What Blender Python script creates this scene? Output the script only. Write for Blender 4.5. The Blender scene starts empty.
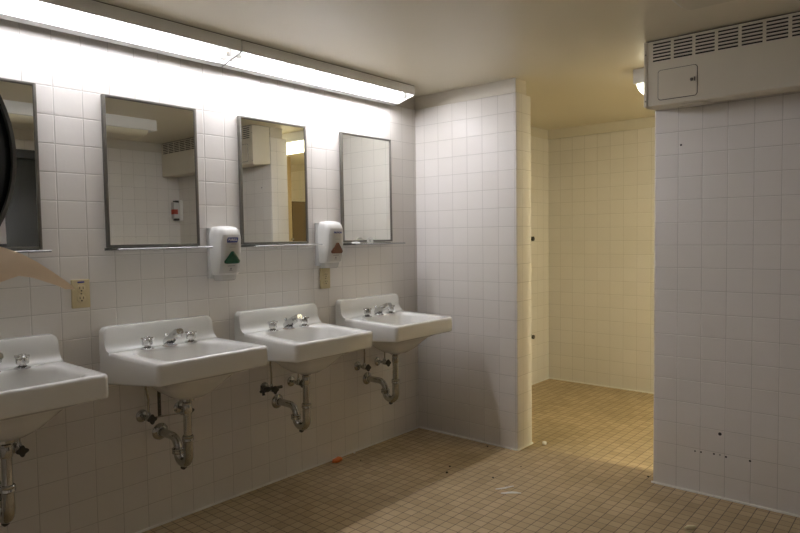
import bpy, bmesh, math, random
from mathutils import Vector, Matrix
random.seed(7)
SC = bpy.context.scene
COL = SC.collection
PI = math.pi
T = 0.108                      # tile course
ZT = 19 * T                    # top of the tiling
ZC = 2.134                     # ceiling
YP = 3.202                     # plane of the two dividing walls
XP = 0.7344                    # end of the left dividing wall
XR = 1.5004                    # start of the right dividing wall
XW = 2.86                      # right wall of the room
YB = 5.0                       # far wall
TH = 0.1675                    # dividing wall thickness

# ------------------------------------------------------------------ materials
def nodes(name):
    m = bpy.data.materials.new(name); m.use_nodes = True
    nt = m.node_tree
    b = nt.nodes['Principled BSDF']
    return m, nt, b

def mat(name, col, rough=0.5, metal=0.0, noise=0.0, nscale=40.0, bump=0.0, coat=0.0, trans=0.0, spec=None):
    m, nt, b = nodes(name)
    b.inputs['Base Color'].default_value = (*col, 1)
    b.inputs['Roughness'].default_value = rough
    b.inputs['Metallic'].default_value = metal
    b.inputs['Coat Weight'].default_value = coat
    b.inputs['Transmission Weight'].default_value = trans
    if spec is not None: b.inputs['Specular IOR Level'].default_value = spec
    if noise or bump:
        tc = nt.nodes.new('ShaderNodeTexCoord')
        n = nt.nodes.new('ShaderNodeTexNoise'); n.inputs['Scale'].default_value = nscale
        n.inputs['Detail'].default_value = 4
        nt.links.new(tc.outputs['Object'], n.inputs['Vector'])
        if noise:
            mx = nt.nodes.new('ShaderNodeMix'); mx.data_type = 'RGBA'
            mx.inputs['A'].default_value = (*[c * (1 - noise) for c in col], 1)
            mx.inputs['B'].default_value = (*[min(1, c * (1 + noise)) for c in col], 1)
            nt.links.new(n.outputs['Fac'], mx.inputs['Factor'])
            nt.links.new(mx.outputs['Result'], b.inputs['Base Color'])
        if bump:
            bp = nt.nodes.new('ShaderNodeBump'); bp.inputs['Strength'].default_value = bump
            bp.inputs['Distance'].default_value = 0.002
            nt.links.new(n.outputs['Fac'], bp.inputs['Height'])
            nt.links.new(bp.outputs['Normal'], b.inputs['Normal'])
    return m

def emit(name, col, strength):
    m, nt, b = nodes(name)
    b.inputs['Base Color'].default_value = (0.8, 0.8, 0.8, 1)
    b.inputs['Emission Color'].default_value = (*col, 1)
    b.inputs['Emission Strength'].default_value = strength
    return m

def tile_mat(name, w, c1, c2, grout, mortar, rough, floor=False, bumpd=0.002, stain=0.0, nbump=0.028):
    """square tiles laid on the object's own origin; the two in-plane axes follow the face"""
    m, nt, b = nodes(name)
    N, L = nt.nodes.new, nt.links.new
    tc = N('ShaderNodeTexCoord'); sp = N('ShaderNodeSeparateXYZ'); L(tc.outputs['Object'], sp.inputs[0])
    cb = N('ShaderNodeCombineXYZ')
    if floor:
        L(sp.outputs['X'], cb.inputs['X']); L(sp.outputs['Y'], cb.inputs['Y'])
    else:
        sn = N('ShaderNodeSeparateXYZ'); L(tc.outputs['Normal'], sn.inputs[0])
        ab = N('ShaderNodeMath'); ab.operation = 'ABSOLUTE'; L(sn.outputs['Y'], ab.inputs[0])
        gt = N('ShaderNodeMath'); gt.operation = 'GREATER_THAN'; L(ab.outputs[0], gt.inputs[0]); gt.inputs[1].default_value = 0.7
        mx = N('ShaderNodeMix'); L(gt.outputs[0], mx.inputs['Factor']); L(sp.outputs['Y'], mx.inputs['A']); L(sp.outputs['X'], mx.inputs['B'])
        L(mx.outputs['Result'], cb.inputs['X']); L(sp.outputs['Z'], cb.inputs['Y'])
    def brick(msize, smooth):
        k = N('ShaderNodeTexBrick'); k.offset = 0.0; k.squash = 1.0
        k.inputs['Scale'].default_value = 1.0
        k.inputs['Brick Width'].default_value = w; k.inputs['Row Height'].default_value = w
        k.inputs['Mortar Size'].default_value = msize; k.inputs['Mortar Smooth'].default_value = smooth
        k.inputs['Bias'].default_value = 0.0
        L(cb.outputs[0], k.inputs['Vector'])
        return k
    k1 = brick(mortar, 0.25)
    k1.inputs['Color1'].default_value = (*c1, 1); k1.inputs['Color2'].default_value = (*c2, 1); k1.inputs['Mortar'].default_value = (*grout, 1)
    col = k1.outputs['Color']
    nz = N('ShaderNodeTexNoise'); nz.inputs['Scale'].default_value = 2.2 if floor else 1.4; nz.inputs['Detail'].default_value = 6
    L(tc.outputs['Object'], nz.inputs['Vector'])
    if stain:
        rp = N('ShaderNodeValToRGB'); rp.color_ramp.elements[0].position = 0.35; rp.color_ramp.elements[1].position = 0.7
        v = 1 - stain
        rp.color_ramp.elements[0].color = (v, v, v * 0.97, 1); rp.color_ramp.elements[1].color = (1, 1, 1, 1)
        L(nz.outputs['Fac'], rp.inputs['Fac'])
        mm = N('ShaderNodeMix'); mm.data_type = 'RGBA'; mm.blend_type = 'MULTIPLY'; mm.inputs['Factor'].default_value = 1
        L(col, mm.inputs['A']); L(rp.outputs['Color'], mm.inputs['B']); col = mm.outputs['Result']
    L(col, b.inputs['Base Color'])
    b.inputs['Specular IOR Level'].default_value = .17
    b.inputs['Roughness'].default_value = rough
    # cushion edges, sunk joints, slightly wavy glaze
    k2 = brick(mortar * 3.0, 1.0)
    inv = N('ShaderNodeMath'); inv.operation = 'SUBTRACT'; inv.inputs[0].default_value = 1.0; L(k2.outputs['Fac'], inv.inputs[1])
    bp = N('ShaderNodeBump'); bp.inputs['Strength'].default_value = 0.55; bp.inputs['Distance'].default_value = bumpd
    L(inv.outputs[0], bp.inputs['Height'])
    n2 = N('ShaderNodeTexNoise'); n2.inputs['Scale'].default_value = 18; n2.inputs['Detail'].default_value = 2
    L(tc.outputs['Object'], n2.inputs['Vector'])
    b2 = N('ShaderNodeBump'); b2.inputs['Strength'].default_value = nbump; b2.inputs['Distance'].default_value = 0.01
    L(n2.outputs['Fac'], b2.inputs['Height']); L(bp.outputs['Normal'], b2.inputs['Normal'])
    L(b2.outputs['Normal'], b.inputs['Normal'])
    return m

M = {}
M['tile'] = tile_mat('glazed_wall_tile', T, (.80, .765, .722), (.775, .738, .695), (.55, .52, .475), .0012, .30, stain=.04)
M['floor'] = tile_mat('tan_floor_tile', .0508, (.56, .43, .262), (.465, .352, .206), (.16, .12, .08), .0020, .5, floor=True, bumpd=.0012, stain=.22)
M['plaster'] = mat('cream_painted_plaster', (.66, .615, .52), .5, noise=.02, nscale=6, bump=.05)
M['ceiling'] = mat('cream_gloss_ceiling_paint', (.76, .70, .55), .38, noise=.03, nscale=1.5, bump=.04)
M['caulk'] = mat('white_caulk', (.85, .83, .77), .6, noise=.1, nscale=60)
M['porcelain'] = mat('white_porcelain', (.80, .79, .745), .16, coat=.3, noise=.015, nscale=5)
M['chrome'] = mat('chrome', (.62, .62, .61), .14, 1.0, noise=.08, nscale=30)
M['old_chrome'] = mat('tarnished_chrome', (.47, .47, .44), .15, 1.0, noise=.25, nscale=45)
M['dark_metal'] = mat('dark_tarnished_metal', (.075, .07, .06), .42, .8, noise=.3, nscale=50)
M['rust'] = mat('rusty_brass', (.30, .18, .08), .6, .4, noise=.3, nscale=80)
M['steel'] = mat('brushed_steel_frame', (.21, .20, .175), .38, .8, noise=.06, nscale=60)
M['shelf'] = mat('thin_steel_shelf', (.45, .45, .45), .4, 1.0)
def clear_glass(name):
    m, nt, b_ = nodes(name); N, L = nt.nodes.new, nt.links.new
    nt.nodes.remove(b_)
    fr = N('ShaderNodeFresnel'); fr.inputs['IOR'].default_value = 1.5
    tr = N('ShaderNodeBsdfTransparent'); tr.inputs['Color'].default_value = (.93, .95, .94, 1)
    gl = N('ShaderNodeBsdfGlossy'); gl.inputs['Roughness'].default_value = .08
    ms = N('ShaderNodeMixShader'); L(fr.outputs[0], ms.inputs[0]); L(tr.outputs[0], ms.inputs[1]); L(gl.outputs[0], ms.inputs[2])
    L(ms.outputs[0], nt.nodes['Material Output'].inputs['Surface'])
    return m
M['shelf_glass'] = clear_glass('clear_shelf_glass')
M['mirror'] = mat('mirror_glass', (.90, .91, .86), .012, 1.0)
M['white_metal'] = mat('white_enamel_metal', (.74, .74, .72), .35, noise=.01, nscale=8)
M['cream_metal'] = mat('cream_enamel_metal', (.74, .69, .57), .4, noise=.02, nscale=8)
M['dark_slot'] = mat('dark_slot', (.03, .028, .024), .8)
M['gap'] = mat('painted_gap_shade', (.04, .036, .03), .8)  # near black, stands for the shade in the gaps under the ceiling
M['white_plastic'] = mat('white_plastic', (.74, .73, .685), .3)
M['grey_plastic'] = mat('translucent_grey_plastic', (.60, .59, .565), .25)
M['grey_base'] = mat('pale_grey_plastic', (.60, .595, .565), .4)
M['green_window'] = mat('green_gel_window', (.016, .075, .042), .2)
M['brown_window'] = mat('brown_soap_window', (.16, .07, .045), .2)
M['blue'] = mat('blue_print', (.03, .045, .26), .4)
M['white_print'] = mat('white_print', (.8, .8, .8), .5)
M['grey_print'] = mat('grey_print', (.25, .25, .25), .6)
M['ivory'] = mat('ivory_plastic', (.60, .50, .29), .35)
M['ivory_face'] = mat('ivory_socket_face', (.62, .52, .31), .35)
M['black'] = mat('black_gloss_plastic', (.008, .011, .010), .22)
M['black_rim'] = mat('grey_plastic_rim', (.16, .165, .15), .35)
M['paper'] = mat('brown_kraft_paper', (.80, .66, .49), .85, noise=.06, nscale=90, bump=.3)
M['paper_white'] = mat('white_paper', (.80, .79, .76), .85, noise=.05, nscale=90, bump=.4)
def thin_paper(name, col, tr):
    m, nt, b_ = nodes(name); N, L = nt.nodes.new, nt.links.new
    tc = N('ShaderNodeTexCoord'); nz = N('ShaderNodeTexNoise'); nz.inputs['Scale'].default_value = 60; nz.inputs['Detail'].default_value = 5; L(tc.outputs['Object'], nz.inputs['Vector'])
    mx = N('ShaderNodeMix'); mx.data_type = 'RGBA'; mx.inputs['A'].default_value = (*[c * .93 for c in col], 1); mx.inputs['B'].default_value = (*col, 1); L(nz.outputs['Fac'], mx.inputs['Factor'])
    L(mx.outputs['Result'], b_.inputs['Base Color']); b_.inputs['Roughness'].default_value = .85
    ts = N('ShaderNodeBsdfTranslucent'); L(mx.outputs['Result'], ts.inputs['Color'])
    ms = N('ShaderNodeMixShader'); ms.inputs['Fac'].default_value = tr
    L(b_.outputs[0], ms.inputs[1]); L(ts.outputs[0], ms.inputs[2]); L(ms.outputs[0], nt.nodes['Material Output'].inputs['Surface'])
    return m
M['towel'] = thin_paper('brown_towel_paper', (.92, .74, .52), .5)
M['towel_white'] = thin_paper('white_towel_paper', (.92, .91, .88), .75)
M['orange'] = mat('orange_plastic', (.75, .19, .03), .5, noise=.15, nscale=90)
M['crumb'] = mat('dark_grit', (.035, .028, .02), .9)
M['peanut'] = mat('yellowish_foam', (.85, .76, .48), .8, noise=.1, nscale=90)
M['lens_off'] = mat('cream_acrylic_lens', (.62, .57, .42), .35)
M['tan_steel'] = mat('tan_enamel_steel', (.50, .385, .22), .4)
M['brown_steel'] = mat('brown_enamel_steel', (.13, .088, .04), .4)
M['door'] = mat('dark_green_brown_door_paint', (.022, .022, .015), .4, noise=.08, nscale=5)
M['red'] = mat('red_label', (.40, .06, .03), .5)
M['tube'] = emit('fluorescent_tube_white', (0.91, 0.905, .99), 47.0)
M['tube_weak'] = emit('weak_fluorescent_tube_white', (0.91, 0.905, .99), 22.0)  # weaker emission for the left unit's tubes
M['lens_on'] = emit('lit_warm_lens', (1.0, .925, .66), 6.5)
M['lens_added'] = emit('added_warm_lens', (1.0, .925, .63), 118.0)  # emitter of the added lamp behind the right hand wall

# ------------------------------------------------------------------ mesh building
def frame_of(t, prev=None):
    t = t.normalized()
    a = prev if prev is not None else (Vector((0, 0, 1)) if abs(t.z) < .9 else Vector((1, 0, 0)))
    u = (a - t * a.dot(t))
    if u.length < 1e-6: u = t.orthogonal()
    u.normalize()
    return u, t.cross(u)

class MB:
    def __init__(self): self.bm = bmesh.new(); self.mi = 0; self.mats = []
    def use(self, m):
        if m not in self.mats: self.mats.append(m)
        self.mi = self.mats.index(m); return self
    def _tag(self, fs):
        for f in fs: f.material_index = self.mi
    def box(self, a, b, bev=0.0, seg=2, only_z=False):
        t = bmesh.new()
        bmesh.ops.create_cube(t, size=1)
        for v in t.verts:
            v.co = Vector([(a[i] + b[i]) / 2 + v.co[i] * abs(b[i] - a[i]) for i in range(3)])
        if bev:
            es = list(t.edges) if not only_z else [e for e in t.edges if abs(e.verts[0].co.z - e.verts[1].co.z) > 1e-5]
            bmesh.ops.bevel(t, geom=es, offset=bev, segments=seg, profile=.5, affect='EDGES')
        return self._merge(t)
    def _merge(self, t, mtx=None):
        if mtx is not None: bmesh.ops.transform(t, matrix=mtx, verts=t.verts)
        mp = {}
        for v in t.verts: mp[v] = self.bm.verts.new(v.co)
        for f in t.faces:
            try:
                nf = self.bm.faces.new([mp[v] for v in f.verts]); nf.material_index = self.mi
            except ValueError: pass
        t.free(); return self
    def loops(self, loops, cap0=True, cap1=True):
        rings = [[self.bm.verts.new(p) for p in l] for l in loops]
        n = len(rings[0]); fs = []
        for a, b in zip(rings, rings[1:]):
            for i in range(n):
                j = (i + 1) % n
                fs.append(self.bm.faces.new((a[i], a[j], b[j], b[i])))
        if cap0: fs.append(self.bm.faces.new(list(reversed(rings[0]))))
        if cap1: fs.append(self.bm.faces.new(rings[-1]))
        self._tag(fs); return self
    def tube(self, pts, r, n=12, caps=True):
        pts = [Vector(p) for p in pts]
        rs = r if isinstance(r, (list, tuple)) else [r] * len(pts)
        L = []; u = None
        for i, p in enumerate(pts):
            t = (pts[min(i + 1, len(pts) - 1)] - pts[max(i - 1, 0)])
            u, w = frame_of(t, u)
            L.append([p + (u * math.cos(a) + w * math.sin(a)) * rs[i] for a in [2 * PI * k / n for k in range(n)]])
        return self.loops(L, caps, caps)
    def lathe(self, prof, c, axis=(0, 0, 1), n=24, lobes=0, amp=0.0):
        """prof: (radius, height) from one end to the other along axis, lobes modulate the radius"""
        ax = Vector(axis).normalized(); u, w = frame_of(ax); c = Vector(c); L = []
        for r, h in prof:
            row = []
            for k in range(n):
                a = 2 * PI * k / n
                rr = r * (1 + amp * math.cos(lobes * a)) if lobes else r
                row.append(c + ax * h + (u * math.cos(a) + w * math.sin(a)) * max(rr, 1e-5))
            L.append(row)
        return self.loops(L)
    def prism(self, poly, d0, d1, axis='y', bev=0.0, seg=2):
        """poly in the plane normal to axis, extruded from d0 to d1"""
        def P(p, d):
            return {'y': (p[0], d, p[1]), 'x': (d, p[0], p[1]), 'z': (p[0], p[1], d)}[axis]
        t = bmesh.new()
        a = [t.verts.new(P(p, d0)) for p in poly]; b = [t.verts.new(P(p, d1)) for p in poly]
        n = len(poly)
        for i in range(n): t.faces.new((a[i], a[(i + 1) % n], b[(i + 1) % n], b[i]))
        t.faces.new(list(reversed(a))); t.faces.new(b)
        bmesh.ops.recalc_face_normals(t, faces=t.faces)
        if bev:
            ca = set(a) | set(b)
            es = [e for e in t.edges if (e.verts[0] in a) == (e.verts[1] in a)]
            bmesh.ops.bevel(t, geom=es, offset=bev, segments=seg, profile=.5, affect='EDGES', clamp_overlap=True)
        return self._merge(t)
    def grid(self, rows, thick=None):
        vs = [[self.bm.verts.new(p) for p in r] for r in rows]; fs = []
        for a, b in zip(vs, vs[1:]):
            for i in range(len(a) - 1): fs.append(self.bm.faces.new((a[i], a[i + 1], b[i + 1], b[i])))
        self._tag(fs); return self
    def build(self, name, m=None, parent=None, loc=(0, 0, 0), smooth=40, kind=None):
        bmesh.ops.recalc_face_normals(self.bm, faces=self.bm.faces)
        me = bpy.data.meshes.new(name); self.bm.to_mesh(me); self.bm.free()
        for mm in ([m] if m is not None else self.mats): me.materials.append(mm)
        if smooth:
            me.polygons.foreach_set('use_smooth', [True] * len(me.polygons))
            me.set_sharp_from_angle(angle=math.radians(smooth))
        o = bpy.data.objects.new(name, me); COL.objects.link(o); o.location = loc
        if parent is not None: o.parent = parent
        if kind: o['kind'] = kind
        return o

def tag(o, label, cat, group=None):
    o['label'] = label; o['category'] = cat
    if group: o['group'] = group
    return o
def thing(name, label, cat, loc=(0, 0, 0), rz=0.0, group=None):
    o = bpy.data.objects.new(name, None); COL.objects.link(o); o.location = loc; o.rotation_euler = (0, 0, rz)
    o.empty_display_size = .05
    return tag(o, label, cat, group)
def copy_tree(o, parent=None):
    c = o.copy(); COL.objects.link(c)
    if parent is not None: c.parent = parent
    for ch in list(o.children): copy_tree(ch, c)
    return c
def dup(src, loc, label, group=None, rot=None):
    c = copy_tree(src); c.location = loc; c['label'] = label
    if group: c['group'] = group
    if rot: c.rotation_euler = rot
    return c
def rrect(x0, x1, y0, y1, rs, z, n=6):
    """rounded rectangle loop; rs = radii at (x0y0, x1y0, x1y1, x0y1); z a number or function of (x, y)"""
    if not isinstance(rs, (list, tuple)): rs = [rs] * 4
    out = []
    for (cx, cy, sx, sy, a0), r in zip(((x0, y0, 1, 1, PI), (x1, y0, -1, 1, 1.5 * PI), (x1, y1, -1, -1, 0), (x0, y1, 1, -1, .5 * PI)), rs):
        for k in range(n + 1):
            a = a0 + .5 * PI * k / n
            x = cx + sx * r + r * math.cos(a); y = cy + sy * r + r * math.sin(a)
            out.append((x, y, z(x, y) if callable(z) else z))
    return out
def text_mesh(name, s, size, m, parent, mtx, extrude=.0003, shear=0.0, bold=0.0):
    cu = bpy.data.curves.new(name, 'FONT'); cu.body = s; cu.size = size; cu.extrude = extrude
    cu.align_x = 'CENTER'; cu.align_y = 'CENTER'; cu.shear = shear; cu.offset = bold; cu.resolution_u = 3
    tmp = bpy.data.objects.new(name + '_tmp', cu); COL.objects.link(tmp)
    dg = bpy.context.evaluated_depsgraph_get(); dg.update()
    me = bpy.data.meshes.new_from_object(tmp.evaluated_get(dg))
    bpy.data.objects.remove(tmp); bpy.data.curves.remove(cu)
    me.transform(mtx); me.materials.clear(); me.materials.append(m); me.name = name
    o = bpy.data.objects.new(name, me); COL.objects.link(o); o.parent = parent
    return o

# ------------------------------------------------------------------ room shell
def struct(name, m=None): pass
b = MB(); b.box((-.15, -1.5, -.1), (4.9, YB + .15, 0)); b.build('floor', M['floor'], loc=(0, 0, 0), smooth=0, kind='structure')
fl = bpy.data.objects['floor']
for v in fl.data.vertices: v.co.x -= .0372; v.co.y -= .0210
fl.location = (.0372, .0210, 0)
b = MB(); b.box((-.15, -1.5, ZC), (4.9, YB + .15, ZC + .1)); b.build('ceiling', M['ceiling'], smooth=0, kind='structure')

def wall(name, core, veneer, phase, edges=None, extra=None):
    """core: plaster boxes to the ceiling; veneer: tile boxes up to ZT; tile phase = object origin"""
    b = MB(); ox, oy = phase
    off = lambda p: (p[0] - ox, p[1] - oy, p[2])
    b.use(M['plaster'])
    for a, c in core: b.box(off(a), off(c))
    b.use(M['tile'])
    for a, c in veneer: b.box(off(a), off(c), bev=.007, seg=3)
    if extra: extra(b, off)
    return b.build(name, None, loc=(ox, oy, 0), smooth=35, kind='structure')

# left wall with the sinks and mirrors, continuing into the back room
wall('wall_left', [((-.15, -1.5, 0), (-.010, YB + .15, ZC))],
     [((-.012, -.2, 0), (0, YP + .03, ZT)), ((-.012, YP + TH - .03, 0), (0, YB + .01, ZT))], (0, 1.018))
# dividing wall left of the doorway
wall('wall_middle_left', [((-.05, YP + .010, 0), (XP - .010, YP + TH - .038, ZC))],
     [((-.04, YP, 0), (XP, YP + TH, ZT))], (.612, YP + .06))
# dividing wall right of the doorway
def holes(b, off):
    b.use(M['dark_slot'])
    spots = [(1.624, 1.664, .0052), (1.807, .306, .0080), (1.698, .202, .0040), (1.725, .203, .0042), (1.782, .206, .0046), (1.808, .207, .0032), (1.834, .203, .0050), (1.934, .206, .0050)]
    for x, z, r in spots:
        b.lathe([(r * .6, -.001), (r, .0), (r * .9, .0006)], off((x, YP, z)), axis=(0, -1, 0), n=10)
wall('wall_middle_right', [((XR + .010, YP + .010, 0), (4.75, YP + TH - .038, ZC))],
     [((XR, YP, 0), (4.74, YP + TH, ZT))], (1.612, YP + .06), extra=holes)
# far wall of the back room
wall('wall_far', [((-.15, YB + .010, 0), (4.75, YB + .15, ZC))], [((-.012, YB, 0), (4.74, YB + .014, ZT))], (.0, YB))
wall('wall_far_right', [((4.66, YP, 0), (4.8, YB + .1, ZC))], [((4.65, YP + .03, 0), (4.662, YB, ZT))], (4.65, YP))
# right wall with the dark entrance door
DY0, DY1, DZ = 1.42, 2.28, 1.945
wall('wall_right', [((XW + .010, -1.4, 0), (XW + .14, DY0, ZC)), ((XW + .010, DY1, 0), (XW + .14, YP + .05, ZC)), ((XW + .010, DY0, DZ), (XW + .14, DY1, ZC))],
     [((XW, -1.4, 0), (XW + .012, DY0, ZT)), ((XW, DY1, 0), (XW + .012, YP + .005, ZT)), ((XW, DY0, DZ), (XW + .012, DY1, ZT))], (XW, YP))
# wall behind the towel dispenser, with an entry nook to the right of it (the photographer's spot)
wall('wall_back', [((-.15, -.19, 0), (2.25, -.07, ZC))], [((-.02, -.072, 0), (2.262, -.06, ZT))], (0, -.06))
wall('wall_nook_left', [((2.15, -1.4, 0), (2.25, -.19, ZC))], [((2.248, -1.39, 0), (2.26, -.073, ZT))], (2.26, -.07))
wall('wall_nook_back', [((2.15, -1.5, 0), (3.0, -1.39, ZC))], [((2.24, -1.392, 0), (XW + .01, -1.38, ZT))], (2.26, -1.38))
# entrance door leaf, frame, handle
d = MB(); d.box((XW + .03, DY0 + .04, .008), (XW + .07, DY1 - .04, DZ - .04), .003); d = d.build('door_1', M['door'], kind='structure')
b = MB()
b.box((XW - .012, DY0 - .03, 0), (XW + .10, DY0 + .038, DZ + .03), .002); b.box((XW - .012, DY1 - .038, 0), (XW + .10, DY1 + .03, DZ + .03), .002)
b.box((XW - .012, DY0 + .038, DZ - .038), (XW + .10, DY1 - .038, DZ + .03), .002); b.build('door_frame', M['door'], d)
b = MB(); b.lathe([(.028, 0), (.028, .006), (.012, .01), (.012, .035), (.026, .045), (.03, .06), (.02, .072), (.002, .075)], (XW + .0305, DY1 - .1, .95), (-1, 0, 0)); b.build('door_handle', M['chrome'], d)
# thin caulk beads where the tiling meets the floor
def bead(name, a, c):
    b = MB(); b.box(a, c, .0025); b.build(name, M['caulk'], smooth=35, kind='structure')
bead('baseboard_left', (0, -.05, 0), (.007, YP, .010))
bead('baseboard_middle_left', (.007, YP - .007, 0), (XP + .007, YP, .010))
bead('baseboard_middle_right', (XR - .007, YP - .007, 0), (XW, YP, .010))
bead('baseboard_partition_end', (XP, YP, 0), (XP + .007, YP + TH, .010))
bead('baseboard_far', (0, YB - .007, 0), (4.65, YB, .010))
bead('baseboard_far_left', (0, YP + TH, 0), (.007, YB - .007, .010))
bead('baseboard_right', (XW - .007, DY1 + .03, 0), (XW, YP - .007, .010))

# ------------------------------------------------------------------ fluorescent strip lights over the mirrors
LL = 1.222
def make_strip():
    t = thing('strip_light', '', 'light', (0, 0, 0))
    y0, y1 = .003, LL - .003
    # pressed steel channel: back, top, front lip and the inturned lower flange
    b = MB()
    poly = [(.0005, 2.046), (.0005, 2.1365), (.163, 2.1365), (.163, 2.0855), (.1605, 2.0855), (.1605, 2.134), (.003, 2.134), (.003, 2.0490), (.034, 2.0555), (.0345, 2.0535)]
    b.prism([(x, z - 2.05) for x, z in poly], y0, y1, 'y')
    b.build('housing', M['white_metal'], t, smooth=30)
    b = MB(); b.box((.002, y0, .0866), (.158, y1, .0906)); b.build('gap_shade_strip', M['gap'], t, smooth=0)  # dark strip painting the shade between housing and ceiling
    for y in (y0, y1 - .002):
        b = MB(); b.prism([(x, z - 2.05) for x, z in [(.003, 2.047), (.0345, 2.053), (.1605, 2.0855), (.1605, 2.134), (.003, 2.134)]], y, y + .002, 'y')
        b.build('end_plate', M['white_metal'], t, smooth=0)
    for y in (.3, .9):
        b = MB(); b.box((-.030, y, .05), (.002, y + .04, .08)); b.build('wall_spacer', M['white_metal'], t, smooth=0)
    for x, z in ((.052, .0300), (.096, .0385)):
        b = MB(); b.lathe([(.0112, 0), (.0125, .004), (.0125, LL - .074), (.0112, LL - .07)], (x, .035, z), (0, 1, 0), n=16)
        b.build('tube', M['tube'], t)
        for y in (.012, LL - .034):
            b = MB(); b.box((x - .009, y, z - .014), (x + .009, y + .022, .0838), .003); b.lathe([(.0132, 0), (.0132, .012)], (x, y + (.018 if y < .5 else -.008), z), (0, 1, 0), n=16)
            b.build('lamp_holder', M['white_plastic'], t)
    return t
s1 = make_strip(); s1.location = (.030, 1.746, 2.0432)
s1['label'] = 'fluorescent strip light over the mirrors, the half ending at the wall corner'
s1['group'] = 'strip lights above the mirrors'
s2 = dup(s1, (.030, .523, 2.0432), 'fluorescent strip light over the mirrors, the half running out of the left of the photo', 'strip lights above the mirrors')
for ch in s2.children:
    if ch.name.split('.')[0] == 'tube':
        ch.material_slots[0].link = 'OBJECT'; ch.material_slots[0].material = M['tube_weak']

# ------------------------------------------------------------------ sinks
def make_sink():
    t = thing('wall_sink', '', 'sink')
    W = .249; D = .456
    zb = lambda x, y: -.136 + .053 * max(0, x) / D          # lower edge, deeper towards the wall
    R = [.004, .022, .022, .004]
    def outer(i, z): return rrect(0 + (0 if i == 0 else 0), D - i, -W + i, W - i, [.004, max(.022 - i, .004), max(.022 - i, .004), .004], z)
    top = lambda dz: (lambda x, y: dz)
    L = []
    # bowl inside, from the drain up to the rim
    L.append(rrect(.19, .27, -.04, .04, .039, -.135))
    L.append(rrect(.16, .33, -.10, .10, .05, -.128))
    L.append(rrect(.135, .395, -.155, .155, .06, -.105))
    L.append(rrect(.128, .416, -.178, .178, [.075, .05, .05, .075], -.06))
    L.append(rrect(.124, .424, -.186, .186, [.08, .05, .05, .08], -.018))
    L.append(rrect(.120, .428, -.190, .190, [.08, .05, .05, .08], -.007))
    L.append(rrect(.114, .434, -.196, .196, [.08, .05, .05, .08], -.0015))
    L.append(rrect(.106, .440, -.206, .206, [.08, .05, .05, .08], 0))
    L.append(outer(.014, top(.0)))
    L.append(outer(.007, top(-.0012)))
    L.append(outer(.0022, top(-.006)))
    L.append(outer(0, top(-.014)))
    L.append(outer(0, lambda x, y: zb(x, y) + .010))
    L.append(outer(.003, lambda x, y: zb(x, y) + .003))
    L.append(outer(.010, lambda x, y: zb(x, y)))
    L.append(outer(.030, lambda x, y: zb(x, y) + .004))
    # underside of the bowl
    L.append(rrect(.07, .385, -.150, .150, [.06] * 4, -.108))
    L.append(rrect(.095, .355, -.124, .124, [.06] * 4, -.140))
    L.append(rrect(.125, .330, -.094, .094, [.06] * 4, -.172))
    L.append(rrect(.155, .300, -.064, .064, [.06] * 4, -.195))
    L.append(rrect(.185, .268, -.04, .04, [.039] * 4, -.203))
    b = MB(); b.loops(L)
    # backsplash with a coved foot
    cove = [(.046 + .034 * (1 - math.sin(a)), .002 + .040 * (1 - math.cos(a))) for a in [PI / 2 * k / 7 for k in range(8)]]
    poly = [(0, -.02), (0, .098), (.034, .098)] + [(.040, .09)] + list(reversed([(x, z) for x, z in cove])) + [(.082, -.012)]
    # round the top two ends: profile swept across the width, lower at the ends
    pts = []
    N = 9
    rad = .026
    ys = [-W] + [-W + rad * (1 - math.cos(PI / 2 * k / N)) for k in range(1, N)] + [-W + rad]
    drop = [rad] + [rad * (1 - math.sin(PI / 2 * k / N)) for k in range(1, N)] + [0]
    ysf = ys + [-y for y in reversed(ys)]; dr = drop + list(reversed(drop))
    rows = []
    for y, q in zip(ysf, dr):
        rows.append([(x, y, z if z < .02 else min(z, z - q * (z - .02) / .078)) for x, z in poly])
    b.loops(rows)
    # slight ends of the coving so that the splash rounds over at its sides
    b.build('basin', M['porcelain'], t, smooth=50)
    b = MB(); b.lathe([(.022, -.001), (.021, .001), (.012, .0015), (.002, .0)], (.23, 0, -.135)); b.build('drain_strainer', M['old_chrome'], t)
    # faucets
    for s in (-1, 1):
        b = MB()
        c = (.105, s * .100, .0)
        b.lathe([(.027, 0), (.027, .003), (.021, .007), (.013, .010), (.012, .018)], c)
        b.lathe([(.013, .014), (.0190, .015), (.0205, .020), (.0200, .036), (.0180, .041), (.0125, .044), (.0120, .048), (.010, .050), (.002, .0505)], c, n=40, lobes=4, amp=.10)
        for k in range(4):
            a = PI / 4 + k * PI / 2 + .3
            dx, dy = math.cos(a), math.sin(a)
            b.tube([(c[0] + dx * .010, c[1] + dy * .010, .040), (c[0] + dx * .0245, c[1] + dy * .0245, .043)], [.0065, .005], 8)
        b.build('faucet_handle', M['chrome'], t)
    b = MB()
    b.lathe([(.028, 0), (.028, .003), (.022, .007), (.018, .012)], (.105, 0, 0))
    sec = lambda x, z, hw, hh: [(x + dx * hh * -.45, y * hw, z + dz * hh) for y, dz, dx in ((-1, -.6, -.6), (-.7, -1, -1), (.7, -1, -1), (1, -.6, -.6), (1, .5, .5), (.6, 1, 1), (-.6, 1, 1), (-1, .5, .5))]
    b.loops([sec(.086, .014, .021, .013), sec(.110, .028, .021, .015), (sec(.140, .046, .019, .014)), sec(.176, .064, .0175, .013), sec(.188, .068, .015, .010)])
    b.lathe([(.013, 0), (.013, .020), (.011, .024)], (.178, 0, .068), (0, 0, -1), n=16)
    b.lathe([(.004, 0), (.004, .028), (.008, .030), (.0085, .036), (.004, .041)], (.078, 0, .010), (0, 0, 1), n=14)
    sp = b.build('spout', M['chrome'], t, smooth=35)
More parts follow.
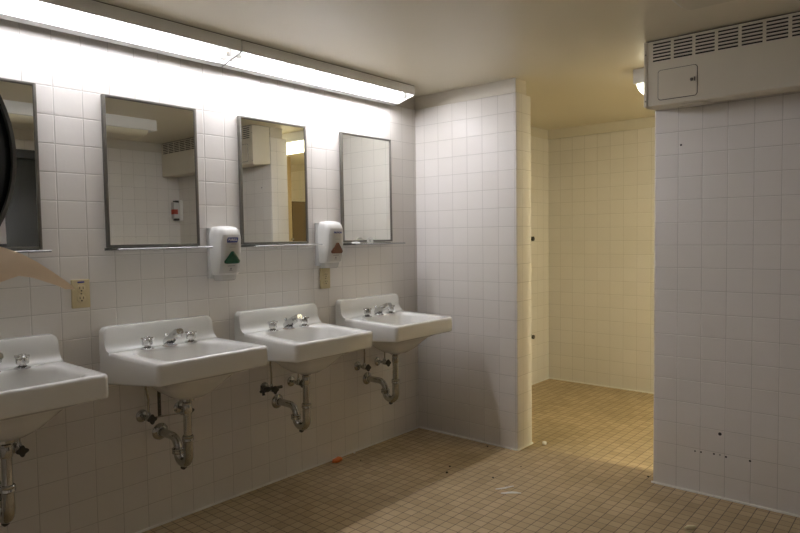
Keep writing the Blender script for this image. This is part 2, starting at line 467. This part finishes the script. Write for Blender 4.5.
    b = MB(); b.lathe([(.030, .0002), (.030, .0012), (.026, .0022)], (.105, 0, 0)); b.build('rust_ring', M['rust'], sp)
    # drain: tailpiece, P-trap and wall arm
    def arc(c, r, a0, a1, n=10):
        return [(c[0] + r * math.cos(a0 + (a1 - a0) * k / n), c[1], c[2] + r * math.sin(a0 + (a1 - a0) * k / n)) for k in range(n + 1)]
    xT, xB = .225, .145; r = (xT - xB) / 2; zU = -.445
    b = MB(); b.tube([(xT, 0, -.214), (xT, 0, -.375)], .0165, 18)
    b.lathe([(.024, 0), (.030, .004), (.030, .013), (.019, .022), (.018, .03)], (xT, 0, -.203), (0, 0, -1), n=20)
    b.lathe([(.019, 0), (.020, .006), (.020, .030), (.018, .036)], (xT, 0, -.232), (0, 0, -1), n=18)
    b.tube([(xT, 0, -.365), (xT, 0, zU)] + arc((xT - r, 0, zU), r, 0, -PI)[1:] + [(xB, 0, -.440)], .0195, 18)
    b.tube([(xB, 0, -.442), (xB, 0, -.433)] + arc((xB - .045, 0, -.433), .045, 0, PI / 2)[1:] + [(.002, 0, -.388)], .0172, 18)
    tr = b.build('drain_pipe', M['old_chrome'], t)
    for c, ax, rr in (((xT, 0, -.362), (0, 0, -1), .0235), ((xB, 0, -.430), (0, 0, -1), .0255)):
        b = MB(); b.lathe([(rr * .86, 0), (rr, .003), (rr, .009), (rr * .93, .011), (rr, .013), (rr, .022), (rr * .86, .025)], c, ax, n=24); b.build('slip_nut', M['old_chrome'], tr)
    b = MB(); b.lathe([(.037, 0), (.037, .003), (.031, .010), (.021, .014), (.019, .02)], (.0, 0, -.388), (1, 0, 0), n=28); b.build('wall_flange', M['old_chrome'], tr)
    b = MB(); b.lathe([(.012, 0), (.013, .006), (.006, .012)], (xT - r, 0, zU - r - .017), (0, 0, -1), n=6); b.build('trap_plug', M['dark_metal'], tr)
    # stop valves and supply tubes
    for s in (-1, 1):
        z = -.302
        y = -.080 if s < 0 else .094
        b = MB()
        b.lathe([(.027, 0), (.027, .003), (.020, .010), (.012, .012)], (0, y, z), (1, 0, 0), n=24)
        b.tube([(.008, y, z), (.060, y, z)], .0085, 12)
        b.lathe([(.012, 0), (.014, .004), (.014, .026), (.011, .030)], (.045, y, z), (1, 0, 0), n=10)
        b.lathe([(.009, 0), (.010, .016), (.006, .026)], (.058, y, z), (0, 0, 1), n=10)
        v = b.build('supply_valve', M['old_chrome'], t)
        b = MB(); b.tube([(.073, y, z), (.083, y, z)], .005, 8)
        b.lathe([(.0165, 0), (.018, .003), (.018, .009), (.015, .012)], (.082, y, z), (1, 0, 0), n=32, lobes=4, amp=.2); b.build('valve_handle', M['dark_metal'], v)
        b = MB(); b.tube([(.058, y, z + .02), (.060, y, z + .08), (.075, s * .097, -.17), (.085, s * .1, -.110)], .0052, 10); b.build('supply_tube', M['old_chrome'], t)
    return t
SINKS = [(.738, .800, 0.0), (1.406, .802, 0.0), (2.050, .801, math.radians(2.0)), (2.718, .800, math.radians(2.0))]
sink_labels = ['white wall sink cut off by the left edge of the photo, below the towel dispenser',
               'white wall sink under the second mirror, beside the cut off sink at the left edge',
               'white wall sink below the sanitizer with the green window, third from the left',
               'white wall sink nearest the tiled wall corner, below the sticker on the mirror']
proto = make_sink()
sinks = [proto]
for i, (y, z, tilt) in enumerate(SINKS):
    s = proto if i == 0 else copy_tree(proto)
    s.location = (0.0005, y, z); s['label'] = sink_labels[i]; s['group'] = 'white sinks along the left wall'
    s['tilt'] = tilt
    if i: sinks.append(s)
for s in sinks: del s['tilt']
# tilt only the bowls that sag
for s, (y, z, tilt) in zip(sinks, SINKS):
    if tilt:
        for ch in s.children:
            if ch.name.split('.')[0] in ('basin', 'faucet_handle', 'spout', 'drain_strainer'):
                ch.rotation_euler = (0, tilt, 0)
# the second sink from the left carries its pop-up linkage below the bowl
s = sinks[1]
b = MB(); b.tube([(.075, -.078, -.298), (.207, 0, -.270)], .0028, 8); b.tube([(.2, -.012, -.270), (.228, .0, -.270)], .009, 10); b.build('pivot_rod', M['old_chrome'], s)
b = MB()
b.use(M['dark_metal']); b.box((.118, -.0715, -.285), (.1205, -.0565, -.165), .0008)
b.use(M['chrome'])
for k in range(6): b.lathe([(.003, 0), (.003, .0006)], (.1206, -.064, -.275 + k * .020), (1, 0, 0), n=8)
b.build('clevis_strap', None, s)
# cross handled stop on the third sink
s = sinks[2]
b = MB()
b.tube([(.085, -.150, -.290), (.075, -.03, -.296)], [.008, .008], 10)
b.lathe([(.013, 0), (.014, .02), (.010, .03)], (.085, -.144, -.290), (.08, 1, 0), n=12)
for a in (.4, 1.97, 3.54, 5.11):
    b.tube([(.085, -.152, -.290), (.085 + .018 * math.cos(a), -.154, -.290 + .026 * math.sin(a))], [.006, .0075], 8)
b.build('cross_valve', M['dark_metal'], s)

# ------------------------------------------------------------------ mirrors and shelves
def make_mirror():
    t = thing('wall_mirror', '', 'mirror')
    w, h, f, dpt = .420, .615, .011, .020
    b = MB()
    b.box((0.001, 0, 0), (dpt, f, h), .0018); b.box((0.001, w - f, 0), (dpt, w, h), .0018)
    b.box((0.001, f, 0), (dpt, w - f, f), .0018); b.box((0.001, f, h - f), (dpt, w - f, h), .0018)
    b.build('frame', M['steel'], t)
    b = MB(); b.box((.002, f - .002, f - .002), (.0150, w - f + .002, h - f + .002)); b.build('mirror_glass', M['mirror'], t, smooth=0)
    return t
def make_shelf():
    t = thing('wall_shelf', '', 'shelf')
    b = MB(); b.box((.002, .0, -.0027), (.1165, .425, .0036)); b.build('plate', M['shelf_glass'], t, smooth=0)
    b = MB(); b.box((.0008, .0, -.0045), (.0045, .425, .0060), .001); b.build('wall_rail', M['steel'], t)
    b = MB(); b.tube([(.1178, .0, .0003), (.1178, .425, .0003)], .0036, 10); b.build('front_rail', M['shelf'], t)
    return t
MY = [(.532, 'steel framed mirror half hidden by the black towel dispenser at the left edge'),
      (1.197, 'steel framed mirror reflecting a ceiling light, left of the green windowed sanitizer'),
      (1.846, 'steel framed mirror between the two sanitizer dispensers, reflecting the doorway'),
      (2.522, 'steel framed mirror nearest the wall corner, reflecting only pale tiles')]
m0 = make_mirror(); h0 = make_shelf()
sh_lab = ['thin clear shelf beneath the leftmost mirror, beside the brown paper towel',
          'thin clear shelf whose right end overlaps the sanitizer with the green window',
          'thin clear shelf under the mirror between the two sanitizer dispensers',
          'thin clear shelf nearest the wall corner, with a white tag on it']
for i, (y, lab) in enumerate(MY):
    m = m0 if i == 0 else copy_tree(m0)
    m.location = (.0026, y, 1.219); m.rotation_euler = (0, -.0035, 0); m['label'] = lab; m['group'] = 'framed mirrors above the sinks'
    h = h0 if i == 0 else copy_tree(h0)
    h.location = (0, (.520, 1.192, 1.849, 2.520)[i], (1.213, 1.2125, 1.2115, 1.2075)[i]); h['label'] = sh_lab[i]; h['group'] = 'thin shelves under the mirrors'
# little white tag on the last shelf and a pale smear of soap beside it
t = thing('paper_tag', 'small white paper tag standing on the shelf nearest the wall corner', 'tag', (.06, 2.70, 1.2116))
b = MB(); b.loops([[(x, y * s, z) for y, z in ((-.022, .0), (.022, .0), (.026, .010), (.024, .024), (.016, .031), (-.014, .031), (-.024, .024), (-.026, .010))] for x, s in ((-.001, 1), (.0015, 1))]); b.build('card', M['paper_white'], t)
b = MB()
for y, z, w_ in ((-.004, .018, .016), (-.002, .013, .012), (.001, .0085, .009)): b.box((.0015, y - w_ / 2, z - .0012), (.0019, y + w_ / 2, z + .0012))
b.build('grey_marking', M['grey_print'], t, smooth=0)
b = MB(); b.lathe([(.030, 0), (.029, .004), (.022, .008), (.008, .010), (.001, .0102)], (0, 0, 0), n=20)
o = b.build('soap_bar', M['paper_white'], loc=(.055, 2.590, 1.2116)); o.scale = (.6, 1, 1)
tag(o, 'flat white soap sliver on the shelf left of the white tag', 'soap')

# ------------------------------------------------------------------ hand sanitizer dispensers
def make_dispenser(window, word, badge, label, loc):
    t = thing('soap_dispenser', label, 'dispenser', loc, group='white dispensers between the mirrors')
    w = .066; h = .250
    b = MB(); b.loops([rrect(0.0005, .028, -w, w, [.002, .012, .012, .002], z) for z in (0.012, .016, .236, .243)] ); b.build('back_plate', M['grey_base'], t)
    # white shell: a body rounded towards the room and rolled over at the top
    def ring(z, d, ww, rr): return rrect(.020, d, -ww, ww, [.004, rr, rr, .004], z, 8)
    b = MB()
    b.loops([ring(.028, .078, .056, .024), ring(.034, .086, .0595, .028), ring(.110, .104, .0635, .034), ring(.190, .108, .0645, .036), ring(.215, .1055, .0635, .036),
             ring(.232, .099, .060, .034), ring(.243, .089, .054, .030), ring(.249, .077, .046, .024), ring(.251, .066, .036, .018)])
    b.build('shell', M['white_plastic'], t, smooth=60)
    # tinted recess on the top
    b = MB(); b.lathe([(.025, 0), (.023, .0022), (.019, .0026), (.003, .0012)], (.048, 0, .2505), n=24)
    o = b.build('top_recess', M['grey_base'], t); o.scale = (.85, 1.15, 1)
    # grey window panel following the curved front
    def panel(z0, z1, hw, off, name, m, round_top=True):
        rows = []; N = 14; K = 12
        def front(z, y):
            # the shell's front curve
            zz = [.028, .034, .110, .190, .215, .232]; dd = [.078, .086, .104, .108, .1055, .099]; wd = [.056, .0595, .0635, .0645, .0635, .06]; rd = [.024, .028, .034, .036, .036, .034]
            for i in range(5):
                if zz[i] <= z <= zz[i + 1]:
                    f = (z - zz[i]) / (zz[i + 1] - zz[i]); g = lambda a: a[i] + (a[i + 1] - a[i]) * f
                    d_, w_, r_ = g(dd), g(wd), g(rd); break
            else: d_, w_, r_ = dd[0], wd[0], rd[0]
            e = abs(y) - (w_ - r_)
            return d_ if e <= 0 else d_ - r_ + math.sqrt(max(r_ * r_ - e * e, 0))
        for i in range(N + 1):
            z = z0 + (z1 - z0) * i / N
            k = 1.0
            if round_top and i > N - 3: k = 1 - .06 * (i - N + 3) ** 1.5 / 2
            rows.append([(front(z, hw * k * (2 * j / K - 1)) + off, hw * k * (2 * j / K - 1), z) for j in range(K + 1)])
        b = MB(); back = [[(x - .003, y, z) for x, y, z in r] for r in rows]
        loops = []
        b.grid(rows)
        b.grid([rows[-1], back[-1]]); b.grid([rows[0], back[0]])
        b.grid([[r[0] for r in rows], [r[0] for r in back]]); b.grid([[r[-1] for r in rows], [r[-1] for r in back]])
        return b.build(name, m, t, smooth=50)
    pn = panel(.036, .212, .053, .0012, 'front_panel', M['grey_plastic'])
    # rounded triangle window
    b = MB(); tri = []
    for cx, cy, a0 in ((0, .126, 30), (-.0285, .0895, 150), (.0285, .0895, 270)):
        for k in range(7):
            a = math.radians(a0 + 120 * k / 6); tri.append((cx + .0105 * math.cos(a), cy + .0105 * math.sin(a)))
    L = []
    for s_, dx in ((1, .100), (1, .1112), (.93, .1124), (.5, .1130)):
        L.append([(dx - (.122 - z) * .11, y * s_, .103 + (z - .103) * s_) for y, z in tri])
    b.loops(L); b.build('window', window, t, smooth=50)
    # clear nozzle shroud at the bottom
    b = MB(); b.loops([rrect(.024, .068, -.042, .042, [.004, .02, .02, .004], 0.0), rrect(.022, .074, -.046, .046, [.004, .022, .022, .004], .004), rrect(.020, .076, -.052, .052, [.004, .024, .024, .004], .0275), rrect(.020, .072, -.050, .050, [.004, .022, .022, .004], .030)])
    nz = b.build('nozzle_shroud', M['grey_plastic'], t, smooth=45)
    # print: local text x -> world +Y, text y -> world Z
    face = lambda x, y, z: Matrix.Translation((x, y, z)) @ Matrix(((0, 0, 1, 0), (1, 0, 0, 0), (0, 1, 0, 0), (0, 0, 0, 1)))
    if badge:
        b = MB(); b.prism([(-.029, .176), (.024, .176), (.0295, .185), (.0305, .198), (.026, .1995), (-.0225, .1995), (-.028, .190)], .1085, .1104, 'x'); b.build('badge', M['blue'], pn, smooth=0)
        text_mesh('lettering', word, .0148, M['white_print'], pn, face(.1106, .0012, .188), shear=.2, bold=.0003)
        b = MB(); b.box((.107, -.006, .1680), (.1098, .022, .1708)); b.build('printed_mark', M['grey_print'], pn, smooth=0)
    else:
        text_mesh('lettering', word, .0140, M['blue'], pn, face(.1098, .001, .190), shear=.25, bold=.0005)
    for z, y, hw, hh in ((.155, 0, .016, .0008), (.069, .0, .020, .0016), (.056, .0, .004, .004), (.048, 0, .009, .0012)):
        xx = .1052 - (.110 - z) * .235 if z < .1 else .1090
        b = MB(); b.box((xx - .002, y - hw, z - hh), (xx + .0012, y + hw, z + hh)); b.build('printed_mark', M['grey_print'], pn, smooth=0)
    return t
make_dispenser(M['green_window'], 'PURELL', True, 'white sanitizer dispenser with a green window and blue badge', (0, 1.7285, 1.055))
make_dispenser(M['brown_window'], 'PROVON', False, 'white soap dispenser with a brown window, above an outlet', (0, 2.394, 1.083))

# ------------------------------------------------------------------ outlets
def make_outlet():
    t = thing('wall_outlet', '', 'outlet')
    b = MB(); b.box((.0005, -.035, -.056), (.0125, .035, .056), .003, 3); b.build('cover_plate', M['ivory'], t)
    for z in (-.0195, .0195):
        b = MB(); b.lathe([(.0172, 0), (.0172, .0028), (.0160, .0036)], (.0122, 0, z), (1, 0, 0), n=28); r = b.build('socket', M['ivory_face'], t)
        b = MB()
        b.box((.0156, -.0078, z - .001), (.0161, -.0052, z + .008)); b.box((.0156, .0052, z - .001), (.0161, .0078, z + .008))
        b.lathe([(.0032, 0), (.0032, .0004)], (.0157, 0, z - .0075), (1, 0, 0), n=12); b.build('slots', M['dark_slot'], r, smooth=0)
    b = MB(); b.lathe([(.003, 0), (.0028, .001)], (.0124, 0, 0), (1, 0, 0), n=12); b.build('screw', M['old_chrome'], t)
    return t
o1 = make_outlet(); o1.location = (0, 1.0895, 1.041); o1['label'] = 'ivory double outlet at the tip of the brown paper towel'
o1['group'] = 'ivory wall outlets'
o2 = dup(o1, (0, 2.391, 1.024), 'ivory double outlet below the soap dispenser with the brown window', 'ivory wall outlets')
b = MB(); b.box((.0125, -.013, .0425), (.0131, .013, .0485), .0002); o = b.build('blue_sticker', M['blue'], o1); o['label'] = 'small blue sticker'

# ------------------------------------------------------------------ wall heater above the right dividing wall
HX0, HX1, HY, HZ0, HZ1 = 1.506, 2.855, 3.040, 1.832, 2.128
t = thing('heater_cabinet', 'long cream louvred heater cabinet at the ceiling, on the right hand wall', 'heater', (HX0, YP, HZ0))
def HL(x, y, z): return (x - HX0, y - YP, z - HZ0)
b = MB()
poly = [(-.001, 0.010), (-.001, HZ1 - HZ0), (HY - YP, HZ1 - HZ0), (HY - YP, .004), (HY - YP + .012, -.001), (HY - YP + .03, -.001)]
b.prism([(y, z) for y, z in poly], .004, HX1 - HX0, 'x', 0)
b.build('cabinet', M['cream_metal'], t, smooth=20)
b = MB(); b.prism([(-.0005, .008), (-.0005, .298), (HY - YP - .003, .298), (HY - YP - .003, .003), (HY - YP + .012, -.004)], 0, .0165, 'x', .002); b.build('end_cap', M['cream_metal'], t)
b = MB(); b.box((.006, HY - YP + .004, .2955), (HX1 - HX0 - .002, -.002, HZ1 - HZ0 + .0045)); b.build('heater_gap_shade', M['gap'], t, smooth=0)  # dark filler drawn for the shaded gap above the cabinet
for k in range(14):
    x0 = 1.547 - HX0 + .0923 * k
    if x0 + .078 > HX1 - HX0 - .01: break
    b = MB()
    b.use(M['dark_slot'])
    for j in range(6):
        z = .2030 + j * .01500
        b.box((x0, HY - YP - .0006, z), (x0 + .0785, HY - YP + .004, z + .0078), .0)
    b.use(M['cream_metal'])
    for j in range(6):
        z = .2030 + j * .01500 + .0078
        b.prism([(HY - YP, z + .002), (HY - YP - .0035, z - .0012), (HY - YP - .0028, z - .0018), (HY - YP + .001, z + .0005)], x0, x0 + .0785, 'x')
    b.build('louvre_bank', None, t, smooth=20)
b = MB(); b.loops([[(x, y, z) for x, z, _ in rrect(.066, .233, .026, .158, .012, 0)] for y in (HY - YP + .001, HY - YP - .0032)]); 
dd = b.build('access_door', M['cream_metal'], t, smooth=30)
b = MB(); b.loops([[(x, y, z) for x, z, _ in rrect(.0635, .2355, .0235, .1605, .0135, 0)] for y in (HY - YP + .001, HY - YP - .0006)]); b.build('door_gap', M['dark_slot'], dd, smooth=0)
b = MB(); b.lathe([(.006, 0), (.0075, .002), (.006, .007), (.001, .008)], (.2115, HY - YP - .003, .096), (0, -1, 0), n=14); b.box((.221, HY - YP - .0052, .088), (.227, HY - YP - .003, .106), .001); b.build('latch_knob', M['steel'], dd)
b = MB(); b.box((.15, HY - YP + .035, -.0035), (.27, -.05, -.0005), .001); b.lathe([(.005, 0), (.004, .004)], (.245, HY - YP + .06, -.003), (0, 0, -1), n=10); b.build('bottom_hatch', M['cream_metal'], t)
for x, z in ((.0085, .027), (.0085, .24), (.3, .278)):
    b = MB(); b.lathe([(.0035, -.001), (.0035, 0), (.003, .0016)], (x, HY - YP - (.003 if x < .1 else 0), z), (0, -1, 0), n=10); b.build('screw', M['steel'], t)

# ------------------------------------------------------------------ ceiling lights
def ceiling_light(name, label, loc, lx, ly, lens, lz, inset, ins_end):
    """enamel pan with a wrap-round lens below; long axis along x or y"""
    t = thing(name, label, 'light', loc)
    b = MB(); b.box((-lx / 2, -ly / 2, -.078), (lx / 2, ly / 2, -.0005), .002); b.build('pan', M['white_metal'], t)
    b = MB(); b.box((-lx / 2 + .004, -ly / 2 + .004, -.004), (lx / 2 - .004, ly / 2 - .004, -.0002)); b.free = None
    ix, iy = (ins_end, inset) if lx > ly else (inset, ins_end)
    b2 = MB(); L = []
    for k in range(9):
        a = PI / 2 * k / 8
        s = 1 - math.cos(a)
        L.append(rrect(-lx / 2 + ix + s * lz * .9, lx / 2 - ix - s * lz * .9, -ly / 2 + iy + s * lz * .9, ly / 2 - iy - s * lz * .9, .012 + .01 * math.sin(a), -.077 - lz * math.sin(a)))
    b2.loops(L); b2.build('lens', lens, t, smooth=60)
    return t
lt = ceiling_light('ceiling_light', 'lit ceiling light in the back room, peeping out past the heater cabinet', (1.895, 3.62, ZC), 1.225, .24, M['lens_on'], .066, .012, .012)
ceiling_light('ceiling_light', 'added unseen ceiling light behind the right hand wall, brightening the back room', (3.42, 3.465, ZC), 1.22, .15, M['lens_added'], .050, .012, .012)  # lamp added out of view to brighten the far wall
ceiling_light('ceiling_light', 'unlit cream ceiling light at the top edge, in front of the heater cabinet', (2.01, 1.835, ZC), .32, 1.22, M['lens_off'], .045, .02, .05)

# ------------------------------------------------------------------ towel dispenser at the left edge
TX0, TX1, TY, TZ, TR = 1.665, 1.950, .083, 1.3270, .135
t = thing('towel_dispenser', 'black domed paper towel dispenser cut off by the left edge of the photo', 'dispenser', (TX0, -.06, TZ))
def TP(y, z): return (y + .06, z - TZ)
A0 = -34
b = MB(); arc_ = [TP(TY + TR * math.cos(a), TZ + TR * math.sin(a)) for a in [math.radians(A0 + (90 - A0) * k / 24) for k in range(25)]]
ZB = TZ + TR * math.sin(math.radians(A0))
poly = arc_ + [TP(-.045, TZ + TR), TP(-.045, ZB)]
b.prism(poly, .004, TX1 - TX0 - .004, 'x', .004, 2); b.build('cover', M['black'], t, smooth=50)
b = MB()
arc2 = [TP(TY + (TR + .001) * math.cos(a), TZ + (TR + .001) * math.sin(a)) for a in [math.radians(A0 + (90 - A0) * k / 24) for k in range(25)]]
arc3 = [TP(TY + (TR - .002) * math.cos(a), TZ + (TR - .002) * math.sin(a)) for a in [math.radians(90 - (90 - A0) * k / 24) for k in range(25)]]
b.prism(arc2 + arc3, TX1 - TX0 - .005, TX1 - TX0 + .001, 'x'); b.build('cover_rim', M['black_rim'], t, smooth=50)
b = MB(); b.box((.002, .0, ZB - TZ), (TX1 - TX0 - .002, .018, TR + .006), .004); b.build('back_plate', M['black_rim'], t)
b = MB(); b.prism([TP(.180, ZB - .0035), TP(.2100, ZB - .0035), TP(.2092, TZ - .040), TP(.180, TZ - .040)], TX1 - TX0 - .0068, TX1 - TX0 - .0055, 'x'); o = b.build('tear_lip', M['towel_white'], t); o['label'] = 'white plastic lip'
# the towel: a sheet hanging from the chute, its free corner swept outwards
t2 = thing('paper_towel', 'brown paper towel sticking out below the black dispenser', 'paper towel', (TX1 - .03, .19, 1.20))
import itertools
rows = []
top = [(.12, ZB + .004), (.160, ZB + .002), (.200, 1.2475), (.2105, 1.2437), (.222, 1.2385), (.235, 1.2305), (.248, 1.221), (.260, 1.212), (.268, 1.206), (.2725, 1.2015)]
bot = [(.09, 1.215), (.145, 1.213), (.198, 1.2115), (.2105, 1.2095), (.222, 1.2135), (.232, 1.2165), (.244, 1.2140), (.257, 1.2085), (.2665, 1.2042), (.272, 1.2005)]
K = 6
for (a, c), k in zip(zip(top, bot), range(20)):
    r = []
    for j in range(K + 1):
        f = j / K
        y = a[0] + (c[0] - a[0]) * f; z = a[1] + (c[1] - a[1]) * f
        x = 1.935 + .010 * math.sin(3.0 * f + .35 * k) - .02 * f
        r.append((x - (TX1 - .03), y - .19, z - 1.20))
    rows.append(r)
b = MB(); b.grid(rows); o = b.build('sheet', M['towel'], t2, smooth=80)
# ------------------------------------------------------------------ soap dispenser seen in the mirror, below the heater
t = thing('soap_dispenser', 'white and grey soap dispenser with a red label, seen only in the second mirror', 'dispenser', (2.826, YP, 1.437))
b = MB(); b.box((-.028, -.035, 0), (.028, -.0005, .19), .005); b.build('back_plate', M['white_plastic'], t)
b = MB(); b.loops([[(x, -.034 - d, z) for x, z, _ in rrect(-.024, .024, .02, .17, .010, 0)] for d in (0, .04, .055)]); b.build('body', M['grey_plastic'], t)
b = MB(); b.box((-.025, -.091, .06), (.025, -.05, .105), .002); b.build('red_label', M['red'], t)
for z in (.002, .164):
    b = MB(); b.box((-.022, -.075, z), (.022, -.034, z + .022), .005); b.build('cap', M['dark_metal'], t)

# ------------------------------------------------------------------ stalls in the back room (seen in a mirror)
t = thing('toilet_partition', 'tan steel toilet partition in the back room, reflected in the third mirror', 'partition', (2.80, 4.38, 0))
b = MB(); b.box((0, .0, 0), (.03, .115, ZC - .002), .003); b.build('pilaster', M['tan_steel'], t)
b = MB(); b.box((.004, .125, .30), (.028, .600, 1.66), .003); dr = b.build('stall_door', M['brown_steel'], t)
b = MB(); b.tube([(-.012, .15, 1.0), (-.012, .21, 1.0)], .006, 8); b.tube([(-.012, .15, 1.0), (.006, .15, 1.0)], .005, 8); b.tube([(-.012, .21, 1.0), (.006, .21, 1.0)], .005, 8); b.build('door_pull', M['chrome'], dr)
b = MB(); b.box((.03, .05, .02), (.848, .075, 2.10), .003); b.build('shade_panel', M['tan_steel'], t)  # unseen panel, made nearly ceiling high to shade the wall behind it
b = MB(); b.lathe([(.012, 0), (.012, .02), (.008, .024)], (-.0, .105, 1.25), (-1, 0, 0), n=12); b.build('hinge_pin', M['chrome'], t)
# two dark bracket stubs on the back room's left wall
def stub(name, label, z, s):
    b = MB(); b.box((.0005, -.020 * s, -.018 * s), (.006, .020 * s, .018 * s), .002); b.lathe([(.011 * s, 0), (.011 * s, .020), (.015 * s, .022), (.015 * s, .034), (.010 * s, .038)], (.005, .0, 0), (1, 0, 0), n=14)
    o = b.build(name, M['dark_metal'], loc=(0, 4.665, z)); tag(o, label, 'bracket', 'bracket stubs in the back room')
stub('wall_bracket', 'upper dark metal bracket stub just past the wall end left of the doorway', 1.213, 1.25)
stub('wall_bracket', 'lower dark metal bracket stub just past the wall end left of the doorway', .408, 1.15)

# ------------------------------------------------------------------ litter on the floor
def pebble(name, label, cat, loc, size, m, seed, group=None, rz=0.0, flat=1.0):
    rnd = random.Random(seed)
    t_ = bmesh.new(); bmesh.ops.create_icosphere(t_, subdivisions=2, radius=1)
    for v in t_.verts:
        k = 1 + rnd.uniform(-.16, .16)
        v.co = Vector((v.co.x * size[0] * k, v.co.y * size[1] * k, max(v.co.z, -.7) * size[2] * k))
    zmin = min(v.co.z for v in t_.verts)
    for v in t_.verts: v.co.z -= zmin
    b = MB(); b._merge(t_); o = b.build(name, m, loc=(loc[0], loc[1], .0002), smooth=70); o.rotation_euler = (0, 0, rz)
    return tag(o, label, cat, group)
pebble('orange_scrap', 'orange scrap on the floor at the foot of the left wall', 'litter', (.042, 2.425), (.019, .040, .014), M['orange'], 1)
pebble('paper_wad', 'small white wad on the floor beside the wall end at the doorway', 'litter', (.802, 3.392), (.013, .016, .012), M['paper_white'], 2)
pebble('foam_scrap', 'yellowish scrap on the floor at the bottom edge by the right hand wall', 'litter', (1.797, 2.788), (.024, .010, .010), M['peanut'], 3, rz=.75)
def shred(label, pts, w, seed):
    rnd = random.Random(seed); L = []; R_ = []
    rows = []
    for i, (x, y) in enumerate(pts):
        f = math.sin(PI * (i + .6) / (len(pts) + .2)) * w
        rows.append([(x - pts[0][0] + f * .4, y - pts[0][1] - f, .0012 + rnd.uniform(0, .0012)), (x - pts[0][0], y - pts[0][1], .003 + rnd.uniform(0, .003)), (x - pts[0][0] - f * .4, y - pts[0][1] + f, .0012 + rnd.uniform(0, .0012))])
    b = MB(); b.grid(rows); o = b.build('paper_shred', M['paper_white'], loc=(pts[0][0], pts[0][1], 0), smooth=60)
    s_ = o.modifiers.new('thickness', 'SOLIDIFY'); s_.thickness = .0007
    tag(o, label, 'litter', 'torn white paper shreds on the floor')
shred('torn white paper shred on the floor, the one nearer the doorway of two', [(.935, 2.640), (.950, 2.662), (.962, 2.684), (.972, 2.706), (.984, 2.730)], .010, 5)
shred('torn white paper shred on the floor, the longer and nearer of two', [(.982, 2.612), (.998, 2.634), (1.014, 2.654), (1.034, 2.666), (1.056, 2.676)], .012, 6)
CR = [((.578, 2.749), .0060, 'dark crumb on the shadowed floor, farther from the viewer of a close pair'),
      ((.617, 2.669), .0065, 'dark crumb on the shadowed floor, nearer to the viewer of a close pair'),
      ((.844, 2.760), .0048, 'dark crumb on the floor just behind the torn white paper shreds'),
      ((.877, 2.986), .0036, 'small dark crumb on the floor between the paper shreds and the wall end'),
      ((1.456, 3.262), .0050, 'dark crumb on the floor at the foot of the right hand wall edge'),
      ((.130, 2.520), .0040, 'dark crumb on the floor right of the orange scrap'),
      ((.560, 3.150), .0045, 'dark crumb on the floor at the foot of the tiled wall left of the doorway')]
for i, (p, r, lab) in enumerate(CR): pebble('grit_crumb', lab, 'litter', p, (r, r * 1.2, r * .7), M['crumb'], 20 + i, 'dark crumbs on the floor')
pebble('paper_crumb', 'tiny white crumb against the left wall past the orange scrap', 'litter', (.018, 2.584), (.006, .007, .005), M['paper_white'], 40)

# ------------------------------------------------------------------ camera
cam = bpy.data.cameras.new('camera'); co = bpy.data.objects.new('camera', cam); COL.objects.link(co)
yaw, pit, rol, f = 0.7074005, 0.0476291, -0.0138734, 639.46085
c_, s_ = math.cos(yaw), math.sin(yaw)
fwd = Vector((-s_, c_, 0)); right = Vector((c_, s_, 0)); up = Vector((0, 0, 1))
fw = fwd * math.cos(pit) - up * math.sin(pit); u2 = up * math.cos(pit) + fwd * math.sin(pit)
rr = right * math.cos(rol) + u2 * math.sin(rol); uu = u2 * math.cos(rol) - right * math.sin(rol)
m = Matrix((rr, uu, -fw)).transposed().to_4x4(); m.translation = Vector((2.593517, 0, 1.250212))
co.matrix_world = m
cam.sensor_fit = 'HORIZONTAL'; cam.sensor_width = 36; cam.lens = f / 800 * 36; cam.clip_start = .02
SC.camera = co
w = bpy.data.worlds.new('world'); SC.world = w; w.use_nodes = True
w.node_tree.nodes['Background'].inputs['Color'].default_value = (0, 0, 0, 1)
SC.view_settings.view_transform = 'Standard'; SC.view_settings.look = 'None'
SC.view_settings.exposure = 0.0; SC.view_settings.gamma = 1.0
SC.view_settings.use_curve_mapping = False
